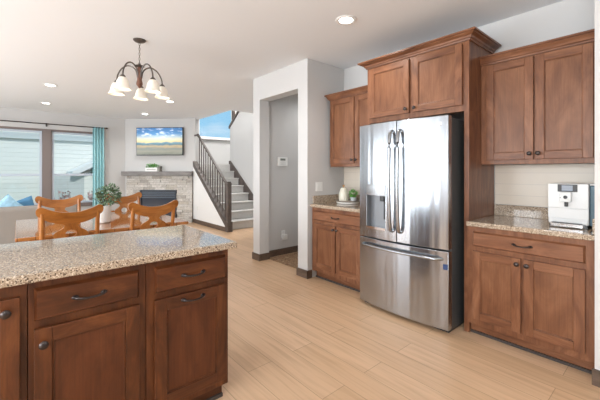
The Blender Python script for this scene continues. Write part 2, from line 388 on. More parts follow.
# kitchen wall and the two returns that close the cabinet alcove
boxes('wall_kitchen', [(3.36, 3.5, .2, 3.17, 0, ZC)], M['wall'])
boxes('wall_right', [(2.69, 3.36, YB-.15, .35, 0, ZC)], M['wall'])
boxes('wall_alcove', [(2.69, 3.36, 2.99, 3.17, 0, ZC), (3.5, 5.0, 3.03, 3.17, 0, ZC)], M['wall'])
boxes('wall_hallway', [(2.69, 5.1, 4.12, 4.21, 0, ZC)], M['wall'])
boxes('wall_hallway_front', [(2.69, 2.86, 4.04, 4.12, 0, ZC), (2.69, 2.86, 3.17, 4.04, 2.365, ZC)], M['wall'])
boxes('wall_hallway_end', [(5.0, 5.1, 3.17, 4.12, 0, ZC)], M['wall'])
# diagonal fireplace wall
s2 = math.sqrt(.5)
bm = NB(); prism(bm, [(3.5, 8.25), (2.15, 9.6), (2.19, 9.64), (3.54, 8.29)], ZC, 'z', 0); struct('wall_fireplace', bm, M['wall'])
# stair shaft
bm = NB(); prism(bm, [(6.50, 0), (8.25, 0), (8.25, 1.47), (6.50, .13)], .10, 'x', 3.44); struct('wall_stair_side', bm, M['white'])
boxes('wall_stairwell_left', [(3.5, 3.65, 8.36, 9.4, 0, 5.2), (3.5, 3.65, 6.5, 8.32, ZC+.3, 5.2), (3.65, 5.75, 6.5, 6.65, ZC+.3, 5.2)], M['wall'])
bm = NB(); prism(bm, [(4.21, 0), (8.352, 0), (8.352, 2.55), (6.66, 3.83), (6.66, ZC), (4.21, ZC)], .1, 'x', 4.56); struct('wall_stair_right', bm, M['wall'])
boxes('wall_stair_back', [(3.5, 5.75, 9.4, 9.55, 0, 2.30), (3.5, 4.05, 9.4, 9.55, 2.30, 5.2), (5.3, 5.75, 9.4, 9.55, 2.30, 5.2), (4.05, 5.3, 9.4, 9.55, 4.0, 5.2)], M['wall'])
boxes('wall_stairwell_right', [(5.65, 5.75, 4.21, 9.4, 0, 5.2)], M['wall'])
bm = NB(); prism(bm, [(8.385, 2.53), (8.385, 2.60), (6.64, 3.92), (6.64, 3.85)], .16, 'x', 4.53); struct('trim_1', bm, M['rail'])
# baseboards
BH = .10
boxes('baseboard_right', [(2.675, 2.69, -2.7, .362, 0, BH)], M['base'], .003)
boxes('baseboard_alcove', [(2.675, 2.69, 2.975, 3.185, 0, BH), (2.675, 2.755, 2.975, 2.99, 0, BH), (2.69, 3.3, 3.17, 3.185, 0, BH)], M['base'], .003)
boxes('baseboard_hallway', [(2.675, 2.69, 4.025, 4.225, 0, BH), (2.69, 2.87, 4.025, 4.04, 0, BH), (2.86, 2.875, 4.04, 4.12, 0, BH), (2.875, 5.0, 4.105, 4.12, 0, BH), (2.69, 4.5, 4.21, 4.225, 0, BH)], M['base'], .003)
boxes('baseboard_stair', [(3.425, 3.44, 6.5, 8.23, 0, BH)], M['base'], .003)
boxes('baseboard_far', [(-3.2, 2.1, 9.585, 9.6, 0, BH)], M['base'], .003)
# windows: frame, sash, meeting rail, pane
def window(n, x0, x1, y, z0, z1, rail, fm, sm, fw=.05):
    bm = NB()
    for b in ((x0-fw, x1+fw, z1, z1+fw), (x0-fw, x1+fw, z0-fw, z0), (x0-fw, x0, z0, z1), (x1, x1+fw, z0, z1)): box(bm, b[0], b[1], y-.02, y+.10, b[2], b[3])
    fr = struct('window_%d' % n, bm, fm, None, .004)
    bm = NB(); sw = .045
    for b in ((x0, x1, z1-sw, z1), (x0, x1, z0, z0+sw), (x0, x0+sw, z0+sw, z1-sw), (x1-sw, x1, z0+sw, z1-sw)): box(bm, b[0], b[1], y+.02, y+.07, b[2], b[3])
    link('sash', bm, sm, fr, .003)
    if rail:
        bm = NB(); box(bm, x0+sw, x1-sw, y+.02, y+.07, rail-.028, rail+.028); link('meeting_rail', bm, sm, fr, .003)
    bm = NB(); box(bm, x0+sw, x1-sw, y+.042, y+.048, z0+sw, z1-sw); link('pane', bm, M['pane'], fr)
    return fr
window(1, -.57, .42, 9.62, .55, 2.255, 1.237, M['taupe'], M['sash'])
window(6, -1.58, -.75, 9.62, .55, 2.255, 1.237, M['taupe'], M['sash'])  # added unit out of view, brightens the fridge reflection and the room
window(2, .60, 1.51, 9.62, .55, 2.255, 1.237, M['taupe'], M['sash'])
boxes('trim_2', [(.435, .585, 9.585, 9.64, .5, 2.30), (-.735, -.585, 9.585, 9.64, .5, 2.30)], M['taupe'], .004)
boxes('trim_3', [(-1.64, 1.56, 9.57, 9.6, .46, .50)], M['taupe'], .004)
window(3, 4.09, 5.26, 9.42, 2.34, 3.96, None, M['white'], M['white'], .04)
boxes('trim_4', [(4.0, 5.35, 9.34, 9.41, 2.27, 2.30)], M['mantel'], .004)
def side_frame(n, y0, y1, z0, z1, muls):
    bm = NB()
    box(bm, XL-.10, XL-.02, y0, y1, z1-.06, z1); box(bm, XL-.10, XL-.02, y0, y1, z0, z0+.06)
    for y in muls: box(bm, XL-.10, XL-.02, y-.05, y+.05, z0+.06, z1-.06)
    return bm
struct('unseen_door', side_frame(0, 2.2, 5.9, 0, 2.35, (2.25, 4.05, 5.85)), M['taupe'])  # frames of the added left-wall openings, all out of view
struct('window_4', side_frame(0, 6.9, 8.9, .4, 2.3, (6.95, 7.9, 8.85)), M['taupe'])
struct('window_5', side_frame(0, -1.6, 1.2, .85, 2.25, (-1.55, -.2, 1.15)), M['taupe'])
# backsplash tile
boxes('wall_backsplash_right', [(3.352, 3.36, .352, 1.128, 1.015, 1.37)], M['tile'])
boxes('wall_backsplash_left', [(3.352, 3.36, 2.16, 2.988, 1.015, 1.37)], M['tile'])

# ------------------------------------------------------------------ outside
t = thing('neighbour_house', 'pale green-grey sided house next door seen through the living-room windows', 'house', (0, 15.5, -.4))
bm = NB(); box(bm, -9, 6, 0, 6, 0, 5.6); link('wall', bm, M['siding'], t)
bm = NB(); box(bm, -9.3, 6.3, -.10, 0, 2.90, 3.12); link('soffit_shade_band', bm, M['siding_dark'], t)  # soffit shade on the siding, built as a darker strip
bm = NB(); box(bm, .84, 1.79, -1.6, -.05, 0, 1.60); link('low_wall', bm, M['siding_dark'], t)
bm = NB(); box(bm, 1.79, 4.4, -1.6, -.05, 0, 1.62); link('garage_wall', bm, M['siding'], t)
bm = NB(); prism(bm, [(1.42, 1.62), (1.55, 1.62), (3.0, 2.40), (4.45, 1.62), (4.6, 1.62), (4.6, 1.72), (3.0, 2.58), (1.42, 1.72)], 1.8, 'y', -1.85); link('roof', bm, M['white'], t)
bm = NB(); prism(bm, [(-9.6, 5.5), (6.6, 5.5), (6.6, 5.7), (-1.5, 8.2), (-9.6, 5.7)], 6.4, 'y', -.3); link('roof', bm, M['mantel'], t)
o = boxes('lawn', [(-25, 25, 9.8, 40, -.6, -.4)], plain('lawn_green', (.12, .2, .07), .9, var=.3, bscale=3)); tag(o, kind='structure')
def twigs(name, loc, n, h, spread, mat, label, seed):
    rnd = random.Random(seed); bm = NB()
    for i in range(n):
        a = rnd.uniform(0, 2*PI); q = rnd.uniform(.1, 1)*spread; hh = h*rnd.uniform(.55, 1)
        p = [(0, 0, 0), (.35*q*math.cos(a), .35*q*math.sin(a), hh*.5), (q*math.cos(a), q*math.sin(a), hh)]
        tube(bm, spline(p, 3), .007, 5)
        for k in range(7):
            f = rnd.uniform(.45, 1); c = Vector((q*f*math.cos(a), q*f*math.sin(a), hh*f))
            dv = Vector((rnd.uniform(-1, 1), rnd.uniform(-1, 1), rnd.uniform(-.3, 1))).normalized()*.07; sd = dv.cross(Vector((rnd.random(), rnd.random(), .3))).normalized()*.035
            vs = [bm.verts.new(c), bm.verts.new(c+dv*.5+sd), bm.verts.new(c+dv), bm.verts.new(c+dv*.5-sd)]; bm.faces.new(vs)
    o = link(name, bm, mat); o.location = loc; return tag(o, label, 'shrub', 'shrubs outside the windows')
RED = plain('red_twig', (.62, .40, .37), .8, var=.3, bscale=12)
twigs('shrub', (1.0, 11.6, -.4), 20, 1.2, .3, RED, 'reddish twiggy shrub outside the window, the left one of the pair', 1)
twigs('shrub', (1.75, 12.2, -.4), 20, 1.3, .32, RED, 'reddish twiggy shrub outside the window, the right one beside the curtain', 2)

# ------------------------------------------------------------------ cabinets
def door_bm(w, h, st=.058, th=.02):
    bm = NB()   # local: x 0..w, z 0..h, front at y=-th
    box(bm, 0, st, -th, 0, 0, h, 0); box(bm, w-st, w, -th, 0, 0, h, 0)
    box(bm, st, w-st, -th, 0, 0, st, 1); box(bm, st, w-st, -th, 0, h-st, h, 1)
    box(bm, st, w-st, -th+.011, -.002, st, h-st, 2)
    e = .007   # moulded inner lip
    for a in ((st, st+e, st, h-st), (w-st-e, w-st, st, h-st)): box(bm, a[0], a[1], -th+.006, -.004, a[2], a[3], 0)
    for a in ((st+e, w-st-e, st, st+e), (st+e, w-st-e, h-st-e, h-st)): box(bm, a[0], a[1], -th+.006, -.004, a[2], a[3], 1)
    return bm
def knob(parent, x, y, z):
    bm = NB(); lathe(bm, [(0, 0), (.008, 0), (.006, .010), (.007, .014), (.0155, .018), (.0165, .024), (.010, .030), (0, .031)], seg=14)
    o = link('knob', bm, M['bronze'], parent); o.location = (x, y, z); o.rotation_euler = (R(90), 0, 0); return o
def pull(parent, x, y, z, w=.105):
    bm = NB(); h = w/2
    pts = spline([(-h, 0, 0), (-h*.92, -.018, -.001), (-h*.5, -.026, -.004), (0, -.028, -.006), (h*.5, -.026, -.004), (h*.92, -.018, -.001), (h, 0, 0)], 4)
    n = len(pts); tube(bm, pts, .005, 8, radii=[.0085-.004*math.sin(PI*i/(n-1)) for i in range(n)])
    for s in (-1, 1): ball(bm, (s*h, -.004, 0), .014, .006, .009, 10, 6)
    o = link('handle', bm, M['bronze'], parent); o.location = (x, y, z); return o
def cabinet(name, label, loc, rz, W, z0, z1, D, mats, fronts, toe=0, crown=None, cat='cabinet', panels=()):
    """local frame: x left-to-right seen from the front, front face y=0, depth +y, z from the floor"""
    V, X, Pn = mats
    t = thing(name, label, cat, loc, rz)
    bm = NB(); box(bm, 0, W, 0, D, z0+toe, z1, 0)
    link('body', bm, V, t, .002)
    if toe:
        bm = NB(); box(bm, 0, W, .075, D, z0, z0+toe); link('toe_kick', bm, X if toe else V, t)
        bm = NB(); box(bm, 0, W, .062, .075, z0, z0+.02); link('shoe_moulding', bm, M['toe'], t)
    for p in panels:
        bm = NB(); box(bm, *p); link('side_panel', bm, V, t, .002)
    for f in fronts:
        kind, x0, x1, a, b = f[:5]
        if kind == 'door':
            o = link('door', door_bm(x1-x0, b-a), [V, X, Pn], t, .0025)
            o.location = (x0, -.002, a)
        else:
            bm = NB(); frustum(bm, 0, x1-x0, 0, b-a, 0, -.021, .010); box(bm, 0.0, x1-x0, 0, .001, 0, b-a)
            o = link('drawer', bm, X, t, .002); o.location = (x0, -.002, a)
        for k in f[5:]:
            if k[0] == 'k': knob(o, k[1]-x0, -.020, k[2]-a)
            else: pull(o, k[1]-x0, -.020, k[2]-a, *(k[3:] or ()))
    if crown:
        cz0, cz1, pr, sides, dl = crown   # moulding profile swept along the front and any open side
        prof = [(0, cz0), (.012, cz0), (.016, cz0+.012), (.024, cz0+.016), (.030, cz0+.03), (pr*.75, cz1-.022), (pr*.8, cz1-.016), (pr, cz1-.014), (pr, cz1), (0, cz1)]
        bm = NB()
        L = 1 if 'l' in sides else 0; Rr = 1 if 'r' in sides else 0
        rows = []
        for o_, z in prof:
            row = []
            if L: row.append((-o_, dl, z))
            row.append((-o_ if L else 0, -o_, z)); row.append((W+(o_ if Rr else 0), -o_, z))
            if Rr: row.append((W+o_, dl, z))
            rows.append([bm.verts.new(p) for p in row])
        n = len(rows)
        for i in range(n-1):
            for j in range(len(rows[0])-1): bm.faces.new([rows[i][j], rows[i][j+1], rows[i+1][j+1], rows[i+1][j]])
        bm.faces.new([r[0] for r in rows]); bm.faces.new([r[-1] for r in rows])
        # top cover
        for j in range(len(rows[0])-1): bm.faces.new([rows[-1][j], rows[-1][j+1], rows[0][j+1], rows[0][j]])
        link('crown_moulding', bm, X, t)
    return t
CM = (M['cab_v'], M['cab_x'], M['cab_p']); IM = (M['isl_v'], M['isl_x'], M['isl_p'])
QR = R(-90)
def lx(Y0, Y): return Y0-Y       # world Y to local x on the kitchen wall
# tall refrigerator surround
Y0 = 2.157
cabinet('refrigerator_cabinet', 'tall brown cabinet with two short doors and side panels enclosing the steel fridge', (2.79, Y0, 0), QR, Y0-1.131, 1.812, 2.415, .55, CM,
        [('door', lx(Y0, 2.118), lx(Y0, 1.665), 1.862, 2.368, ('k', lx(Y0, 1.692), 1.90)), ('door', lx(Y0, 1.628), lx(Y0, 1.180), 1.862, 2.368, ('k', lx(Y0, 1.602), 1.90))],
        crown=(2.385, 2.45, .075, 'lr', .5), panels=[(0, .025, 0, .55, 0, 1.812), (Y0-1.131-.04, Y0-1.131, 0, .55, 0, 1.812)])
# right-hand run
Y0 = 1.129
cabinet('upper_cabinet', 'brown two-door wall cabinet mounted above the coffee machine', (3.03, Y0, 0), QR, Y0-.352, 1.372, 2.235, .32, CM,
        [('door', lx(Y0, 1.082), lx(Y0, .747), 1.408, 2.205, ('k', lx(Y0, .768), 1.452)), ('door', lx(Y0, .735), lx(Y0, .398), 1.408, 2.205, ('k', lx(Y0, .713), 1.452))], crown=(2.215, 2.285, .055, '', 0))
Y0 = 1.13
cabinet('base_cabinet', 'brown base cabinet with wide drawer and two doors below the coffee machine', (2.752, Y0, 0), QR, Y0-.353, 0, .876, .60, CM,
        [('drawer', lx(Y0, 1.085), lx(Y0, .401), .722, .838, ('p', lx(Y0, .745), .782)), ('door', lx(Y0, 1.085), lx(Y0, .754), .15, .685, ('k', lx(Y0, .775), .645)), ('door', lx(Y0, .735), lx(Y0, .401), .15, .685, ('k', lx(Y0, .714), .645))], toe=.10)
# left-hand run
Y0 = 2.93
cabinet('upper_cabinet', 'brown two-door wall cabinet left of the fridge above the cream jar', (3.03, Y0, 0), QR, Y0-2.16, 1.372, 2.235, .32, CM,
        [('door', lx(Y0, 2.915), lx(Y0, 2.530), 1.408, 2.205, ('k', lx(Y0, 2.55), 1.452)), ('door', lx(Y0, 2.515), lx(Y0, 2.17), 1.408, 2.205, ('k', lx(Y0, 2.492), 1.452))], crown=(2.215, 2.285, .055, 'l', .32))
Y0 = 2.972
cabinet('base_cabinet', 'brown base cabinet with drawer and two doors left of the fridge', (2.752, Y0, 0), QR, Y0-2.16, 0, .876, .60, CM,
        [('drawer', lx(Y0, 2.93), lx(Y0, 2.20), .722, .838, ('p', lx(Y0, 2.565), .782)), ('door', lx(Y0, 2.93), lx(Y0, 2.572), .15, .685, ('k', lx(Y0, 2.592), .645)), ('door', lx(Y0, 2.555), lx(Y0, 2.20), .15, .685, ('k', lx(Y0, 2.535), .645))], toe=.10)
# island
YI = 1.685
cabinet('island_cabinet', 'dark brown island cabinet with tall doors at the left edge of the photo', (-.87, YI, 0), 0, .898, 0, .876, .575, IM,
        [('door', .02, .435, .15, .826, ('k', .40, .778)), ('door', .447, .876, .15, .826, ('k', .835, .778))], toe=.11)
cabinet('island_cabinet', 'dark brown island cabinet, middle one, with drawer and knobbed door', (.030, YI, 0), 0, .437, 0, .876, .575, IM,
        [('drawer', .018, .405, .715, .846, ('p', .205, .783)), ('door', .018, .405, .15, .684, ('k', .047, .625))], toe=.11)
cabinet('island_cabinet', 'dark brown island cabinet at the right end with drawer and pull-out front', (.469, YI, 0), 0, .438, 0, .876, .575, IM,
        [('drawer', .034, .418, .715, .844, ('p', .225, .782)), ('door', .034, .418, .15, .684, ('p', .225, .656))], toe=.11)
# worktops
def slab(name, label, x0, x1, y0, y1, z0, z1, splash=()):
    t = thing(name, label, 'countertop', ((x0+x1)/2, (y0+y1)/2, z0)); cx, cy = t.location.x, t.location.y
    bm = NB(); box(bm, x0-cx, x1-cx, y0-cy, y1-cy, 0, z1-z0); link('worktop', bm, M['granite'], t, .007, 3)
    for s in splash:
        bm = NB(); box(bm, s[0]-cx, s[1]-cx, s[2]-cy, s[3]-cy, z1-z0, s[4]-z0); link('backsplash', bm, M['granite'], t, .003)
slab('island_countertop', 'large speckled granite top of the kitchen island in the foreground', -.91, .945, 1.645, 2.43, .877, .914)
slab('countertop', 'speckled granite worktop under the coffee machine with low backsplash', 2.727, 3.358, .352, 1.1305, .877, .914, [(3.335, 3.352, .372, 1.129, 1.012), (2.76, 3.352, .352, .370, 1.012)])
slab('countertop', 'speckled granite worktop left of the fridge carrying the white tray', 2.727, 3.358, 2.16, 2.988, .877, .914, [(3.335, 3.352, 2.16, 2.97, 1.012), (2.77, 3.352, 2.971, 2.988, 1.012)])

# ------------------------------------------------------------------ refrigerator
HW = .448
t = thing('refrigerator', 'stainless steel french-door refrigerator with ice dispenser and bottom freezer', 'refrigerator', (2.605, 1.662, 0), QR)
def bow(x): return -.042*(1-(x/HW)**2)
def curved(bm, x0, x1, z0, z1, n=14, back=.062, lip=0):
    A, B = [], []
    for i in range(n+1):
        x = x0+(x1-x0)*i/n
        A.append((bm.verts.new((x, bow(x), z0)), bm.verts.new((x, bow(x), z1)))); B.append((bm.verts.new((x, back, z0)), bm.verts.new((x, back, z1))))
    for i in range(n):
        f = bm.faces.new([A[i][0], A[i+1][0], A[i+1][1], A[i][1]]); f.smooth = True
        bm.faces.new([B[i+1][0], B[i][0], B[i][1], B[i+1][1]])
        bm.faces.new([A[i][1], A[i+1][1], B[i+1][1], B[i][1]]); bm.faces.new([A[i+1][0], A[i][0], B[i][0], B[i+1][0]])
    bm.faces.new([A[0][0], A[0][1], B[0][1], B[0][0]]); bm.faces.new([A[n][1], A[n][0], B[n][0], B[n][1]])
bm = NB(); box(bm, -HW+.005, HW-.005, .068, .72, .03, 1.75); link('body', bm, M['darkgrey'], t, .004)
bm = NB(); box(bm, -HW+.02, HW-.02, .05, .70, 0, .03); link('base_grille', bm, M['black'], t)
ZF = .682
DX0, DX1, DZ0, DZ1, DZ2 = -.352, -.118, .765, 1.085, 1.19
bm = NB()
curved(bm, -HW, DX0, ZF, 1.765, 5); curved(bm, DX1, -.003, ZF, 1.765, 5); curved(bm, DX0, DX1, DZ2, 1.765, 8); curved(bm, DX0, DX1, ZF, DZ0, 8)
ld = link('door', bm, M['steel'], t)
bm = NB(); curved(bm, .003, HW, ZF, 1.765, 14); rd = link('door', bm, M['steel'], t, .004)
bm = NB(); curved(bm, -HW, HW, .035, ZF-.014, 24); fd = link('freezer_drawer', bm, M['steel'], t, .004)
# dispenser
bm = NB()
n = 8
def curved_off(bm, x0, x1, z0, z1, off, n=8, back=.06):
    A = [];
    for i in range(n+1):
        x = x0+(x1-x0)*i/n; A.append([bm.verts.new((x, bow(x)-off, z0)), bm.verts.new((x, bow(x)-off, z1)), bm.verts.new((x, back, z1)), bm.verts.new((x, back, z0))])
    for i in range(n):
        for k in range(4): bm.faces.new([A[i][k], A[i+1][k], A[i+1][(k+1) % 4], A[i][(k+1) % 4]])
    bm.faces.new(A[0]); bm.faces.new(A[n][::-1])
curved_off(bm, DX0, DX1, DZ1, DZ2, .004); cp = link('dispenser_panel', bm, M['handle_steel'], ld)
bm = NB(); box(bm, DX0, DX1, .045, .06, DZ0, DZ1); dr = link('dispenser_recess', bm, plain('dispenser_grey', (.20, .21, .225), .4, .4), ld)
bm = NB(); curved_off(bm, DX0, DX1, DZ0, DZ0+.022, .006); link('drip_tray', bm, M['chrome'], ld)
DGR = plain('dispenser_liner', (.20, .21, .225), .35, .5)
for a, b in ((DX0, DX0+.010), (DX1-.010, DX1)):
    bm = NB(); box(bm, a, b, -.02, .045, DZ0+.022, DZ1); link('dispenser_side', bm, DGR, ld)
bm = NB(); box(bm, -.21, -.165, .0, .045, 1.03, DZ1); link('spout', bm, M['black'], ld, .004)
bm = NB(); box(bm, -.175, -.150, .012, .03, .86, 1.03); link('paddle', bm, M['black'], ld, .004)
def fhandle(parent, p0, p1, off, r=.016):
    p0, p1 = Vector(p0), Vector(p1); mid = (p0+p1)/2+Vector((0, -off, 0)); q0 = p0.lerp(p1, .04)+Vector((0, -off*.72, 0)); q1 = p1.lerp(p0, .04)+Vector((0, -off*.72, 0))
    bm = NB(); tube(bm, spline([p0, q0, p0.lerp(p1, .27)+Vector((0, -off*.94, 0)), mid, p1.lerp(p0, .27)+Vector((0, -off*.94, 0)), q1, p1], 5), r, 12)
    link('handle', bm, M['handle_steel'], parent)
fhandle(ld, (-.042, -.035, .775), (-.042, -.035, 1.675), .062); fhandle(rd, (.042, -.035, .775), (.042, -.035, 1.675), .062)
bm = NB(); P = []
for i in range(21):
    x = -.40+.8*i/20; P.append((x, bow(x)-(.045 if 0 < i < 20 else -.005), .605))
tube(bm, P, .013, 12); link('handle', bm, M['handle_steel'], fd)
bm = NB(); lathe(bm, [(0, 0), (.016, 0), (.016, .002), (.013, .003), (.012, .002), (.006, .002), (.005, .003), (0, .003)], seg=24); o = link('badge', bm, M['chrome'], rd)
o.location = (.385, bow(.385)-.0005, 1.70); o.rotation_euler = (R(90), 0, R(9))
bm = NB(); box(bm, -.018, .018, -.003, .001, -.022, .022); o = link('badge', bm, plain('badge_blue', (.03, .06, .16), .3), fd, .002); o.location = (.425, bow(.425)-.001, .545); o.rotation_euler = (0, 0, R(10))
for sx in (-.36, .36):
    bm = NB(); box(bm, sx-.06, sx+.06, .03, .14, 1.7505, 1.775); link('hinge_cover', bm, M['darkgrey'], t, .004)

# ------------------------------------------------------------------ coffee machine and tray things
t = thing('coffee_machine', 'white automatic coffee machine with small display on the right worktop', 'coffee machine', (2.985, .530, .9145), QR)
WH = plain('appliance_white', (.68, .69, .69), .28)
bm = NB(); prism(bm, [(-.125, 0), (.115, 0), (.115, .31), (-.125, .31)], .27, 'y', .0); 
bm.free(); bm = NB(); box(bm, -.118, .112, .0, .30, .018, .310); link('housing', bm, WH, t, .012, 3)
bm = NB(); box(bm, -.117, .111, -.006, 0, .135, .309); link('front_panel', bm, WH, t, .006)
bm = NB(); box(bm, -.060, .052, -.009, -.005, .252, .305); o = link('display', bm, M['black'], t, .002)
bm = NB(); box(bm, -.036, .026, -.0105, -.009, .260, .298); link('screen', bm, plain('screen_grey', (.30, .34, .40), .15), o)
bm = NB(); box(bm, -.045, .022, -.035, -.006, .180, .250); o = link('spout_block', bm, WH, t, .006)
bm = NB(); lathe(bm, [(0, 0), (.012, 0), (.012, .006), (.009, .007), (0, .007)], seg=16); q = link('dial', bm, M['black'], o); q.location = (-.010, -.0345, .215); q.rotation_euler = (R(90), 0, 0)
bm = NB(); box(bm, -.042, -.037, -.0358, -.0345, .208, .213); link('button', bm, M['black'], o)
bm = NB(); box(bm, -.018, .002, -.030, -.008, .148, .181); link('nozzle', bm, M['black'], o, .003)
bm = NB(); box(bm, -.117, .111, -.004, 0, .060, .133); link('tray_front', bm, WH, t, .004)
bm = NB(); box(bm, -.095, .09, -.055, 0, .004, .030); link('drip_tray', bm, M['chrome'], t, .004)
bm = NB(); box(bm, -.085, .082, -.052, -.006, .0302, .034); link('grille', bm, M['black'], t)
bm = NB(); box(bm, -.11, .104, .0, .28, 0, .018); link('foot', bm, M['black'], t)
bm = NB(); box(bm, .1125, .158, .02, .27, .018, .30); o = link('water_tank', bm, plain('smoky_tank', (.12, .19, .24), .12), t, .008)
bm = NB(); box(bm, .1125, .160, .018, .272, .300, .312); link('tank_lid', bm, WH, o, .004)

tr = thing('tray', 'round white tray on the left worktop holding jar and plant', 'tray', (3.14, 2.735, .9145))
bm = NB(); lathe(bm, [(0, .0), (.125, 0), (.14, .006), (.145, .03), (.138, .03), (.132, .012), (0, .010)], seg=40); link('dish', bm, M['ceramic'], tr)
bm = NB(); lathe(bm, [(.140+.009*math.cos(2*PI*i/10), .030+.009*math.sin(2*PI*i/10)) for i in range(11)], seg=44, wave=lambda an, r, z: 1+.012*math.cos(22*an))
link('rim', bm, plain('driftwood_bead', (.20, .17, .14), .7), tr)
t = thing('jar', 'cream lidded ceramic jar with wooden knob on the white tray', 'jar', (3.125, 2.79, .9250))
bm = NB(); lathe(bm, [(0, 0), (.046, 0), (.056, .012), (.061, .05), (.061, .09), (.056, .12), (.046, .145), (.042, .15), (0, .15)], seg=28); link('body', bm, M['cream'], t)
bm = NB(); lathe(bm, [(0, .151), (.045, .151), (.045, .158), (.034, .178), (.012, .186), (0, .186)], seg=28); link('lid', bm, M['cream'], t)
bm = NB(); lathe(bm, [(0, .186), (.007, .186), (.008, .196), (.016, .206), (.014, .218), (0, .222)], seg=16); link('knob', bm, plain('knob_wood', (.36, .2, .08), .4), t)
def leafball(bm, c, rad, n, size, seed, flat=1.0, up=.3):
    rnd = random.Random(seed)
    for i in range(n):
        v = Vector((rnd.gauss(0, 1), rnd.gauss(0, 1), rnd.gauss(0, 1)*flat+up)).normalized(); p = Vector(c)+Vector((v.x*rad[0], v.y*rad[1], v.z*rad[2]))*rnd.uniform(.45, 1)
        d = (v+Vector((rnd.uniform(-.8, .8), rnd.uniform(-.8, .8), rnd.uniform(-.8, .6)))).normalized(); sd = d.cross(Vector((rnd.uniform(-1, 1), rnd.uniform(-1, 1), 1))).normalized()
        nn = d.cross(sd); L = size*rnd.uniform(.7, 1.2); Wd = L*.28
        a = bm.verts.new(p); b = bm.verts.new(p+d*L*.5+sd*Wd+nn*L*.04); e = bm.verts.new(p+d*L); g = bm.verts.new(p+d*L*.5-sd*Wd+nn*L*.04); mm = bm.verts.new(p+d*L*.5-nn*L*.05)
        bm.faces.new([a, b, mm]); bm.faces.new([b, e, mm]); bm.faces.new([e, g, mm]); bm.faces.new([g, a, mm])
t = thing('herb_pot', 'small bright green plant in a pale grey cup on the white tray', 'plant', (3.155, 2.655, .9250))
bm = NB(); lathe(bm, [(0, 0), (.030, 0), (.040, .07), (.036, .07), (.034, .06), (0, .058)], seg=20); link('cup', bm, plain('cup_grey', (.42, .45, .46), .35), t)
bm = NB(); leafball(bm, (0, 0, .112), (.046, .046, .048), 170, .026, 3); link('foliage', bm, M['leaf_bright'], t)
bm = NB()
for k in range(7): tube(bm, [(0, 0, .058), (.02*math.cos(k), .02*math.sin(k), .09), (.045*math.cos(k), .045*math.sin(k), .13)], .0018, 5)
link('stem', bm, M['stem'], t)

# ------------------------------------------------------------------ dining table, chairs, plant
TZ = .755
t = thing('dining_table', 'honey oak dining table with planked top between island and sofa', 'table', (.715, 4.29, 0))
TOPM = planks('table_planks', (.36, .135, .036), (.43, .18, .052),   .12, 3.0, rough=.08, gap=.003, seam=(.12, .05, .02))
bm = NB(); box(bm, -.735, .735, -.69, .69, TZ-.03, TZ); TOPM.node_tree.nodes['Principled BSDF'].inputs['Coat Weight'].default_value = .2; link('tabletop', bm, TOPM, t, .008, 3)
bm = NB()
for b in ((-.64, .64, -.60, -.578), (-.64, .64, .578, .60), (-.64, -.618, -.578, .578), (.618, .64, -.578, .578)): box(bm, *b, TZ-.12, TZ-.03)
link('apron', bm, M['chair_x'], t)
bm = NB(); lathe(bm, [(.10, .09), (.085, .12), (.06, .18), (.075, .30), (.095, .42), (.07, .52), (.09, .58), (.16, .62), (.16, TZ-.0305)], seg=24); link('pedestal', bm, M['chair'], t)
for sx, sy in ((1, 0), (-1, 0), (0, 1), (0, -1)):
    L = .46 if sx else .27
    bm = NB(); tube(bm, spline([(sx*.05, sy*.05, .14), (sx*L*.5, sy*L*.5, .10), (sx*L, sy*L, .035)], 5), .035, 10); link('leg', bm, M['chair'], t)

def yback(x, z): return -.20-.11*max(0, z-.45)/.55*1.0-.030*(1-(x/.25)**2)*min(1, max(0, z-.45)/.4)
def board(name, outline, holes, th, mat, parent):
    """plate cut to an outline with holes, bent along the chair's back"""
    bm = NB()
    loops = [outline]+holes; edges = []
    for lp in loops:
        vs = [bm.verts.new((p[0], 0, p[1])) for p in lp]
        for i in range(len(vs)): edges.append(bm.edges.new((vs[i], vs[(i+1) % len(vs)])))
    bmesh.ops.triangle_fill(bm, use_beauty=True, use_dissolve=False, edges=edges)
    bmesh.ops.subdivide_edges(bm, edges=[e for e in bm.edges if len(e.link_faces) > 1], cuts=1, use_grid_fill=True)
    bmesh.ops.triangulate(bm, faces=bm.faces[:])
    r = bmesh.ops.extrude_face_region(bm, geom=bm.faces[:])
    ex = set(v for v in r['geom'] if isinstance(v, bmesh.types.BMVert))
    for v in bm.verts:
        y = yback(v.co.x, v.co.z); v.co.y = y+(th/2 if v in ex else -th/2)
    return link(name, bm, mat, parent, .004)
def mir(half): return half+[(-x, z) for x, z in reversed(half)]
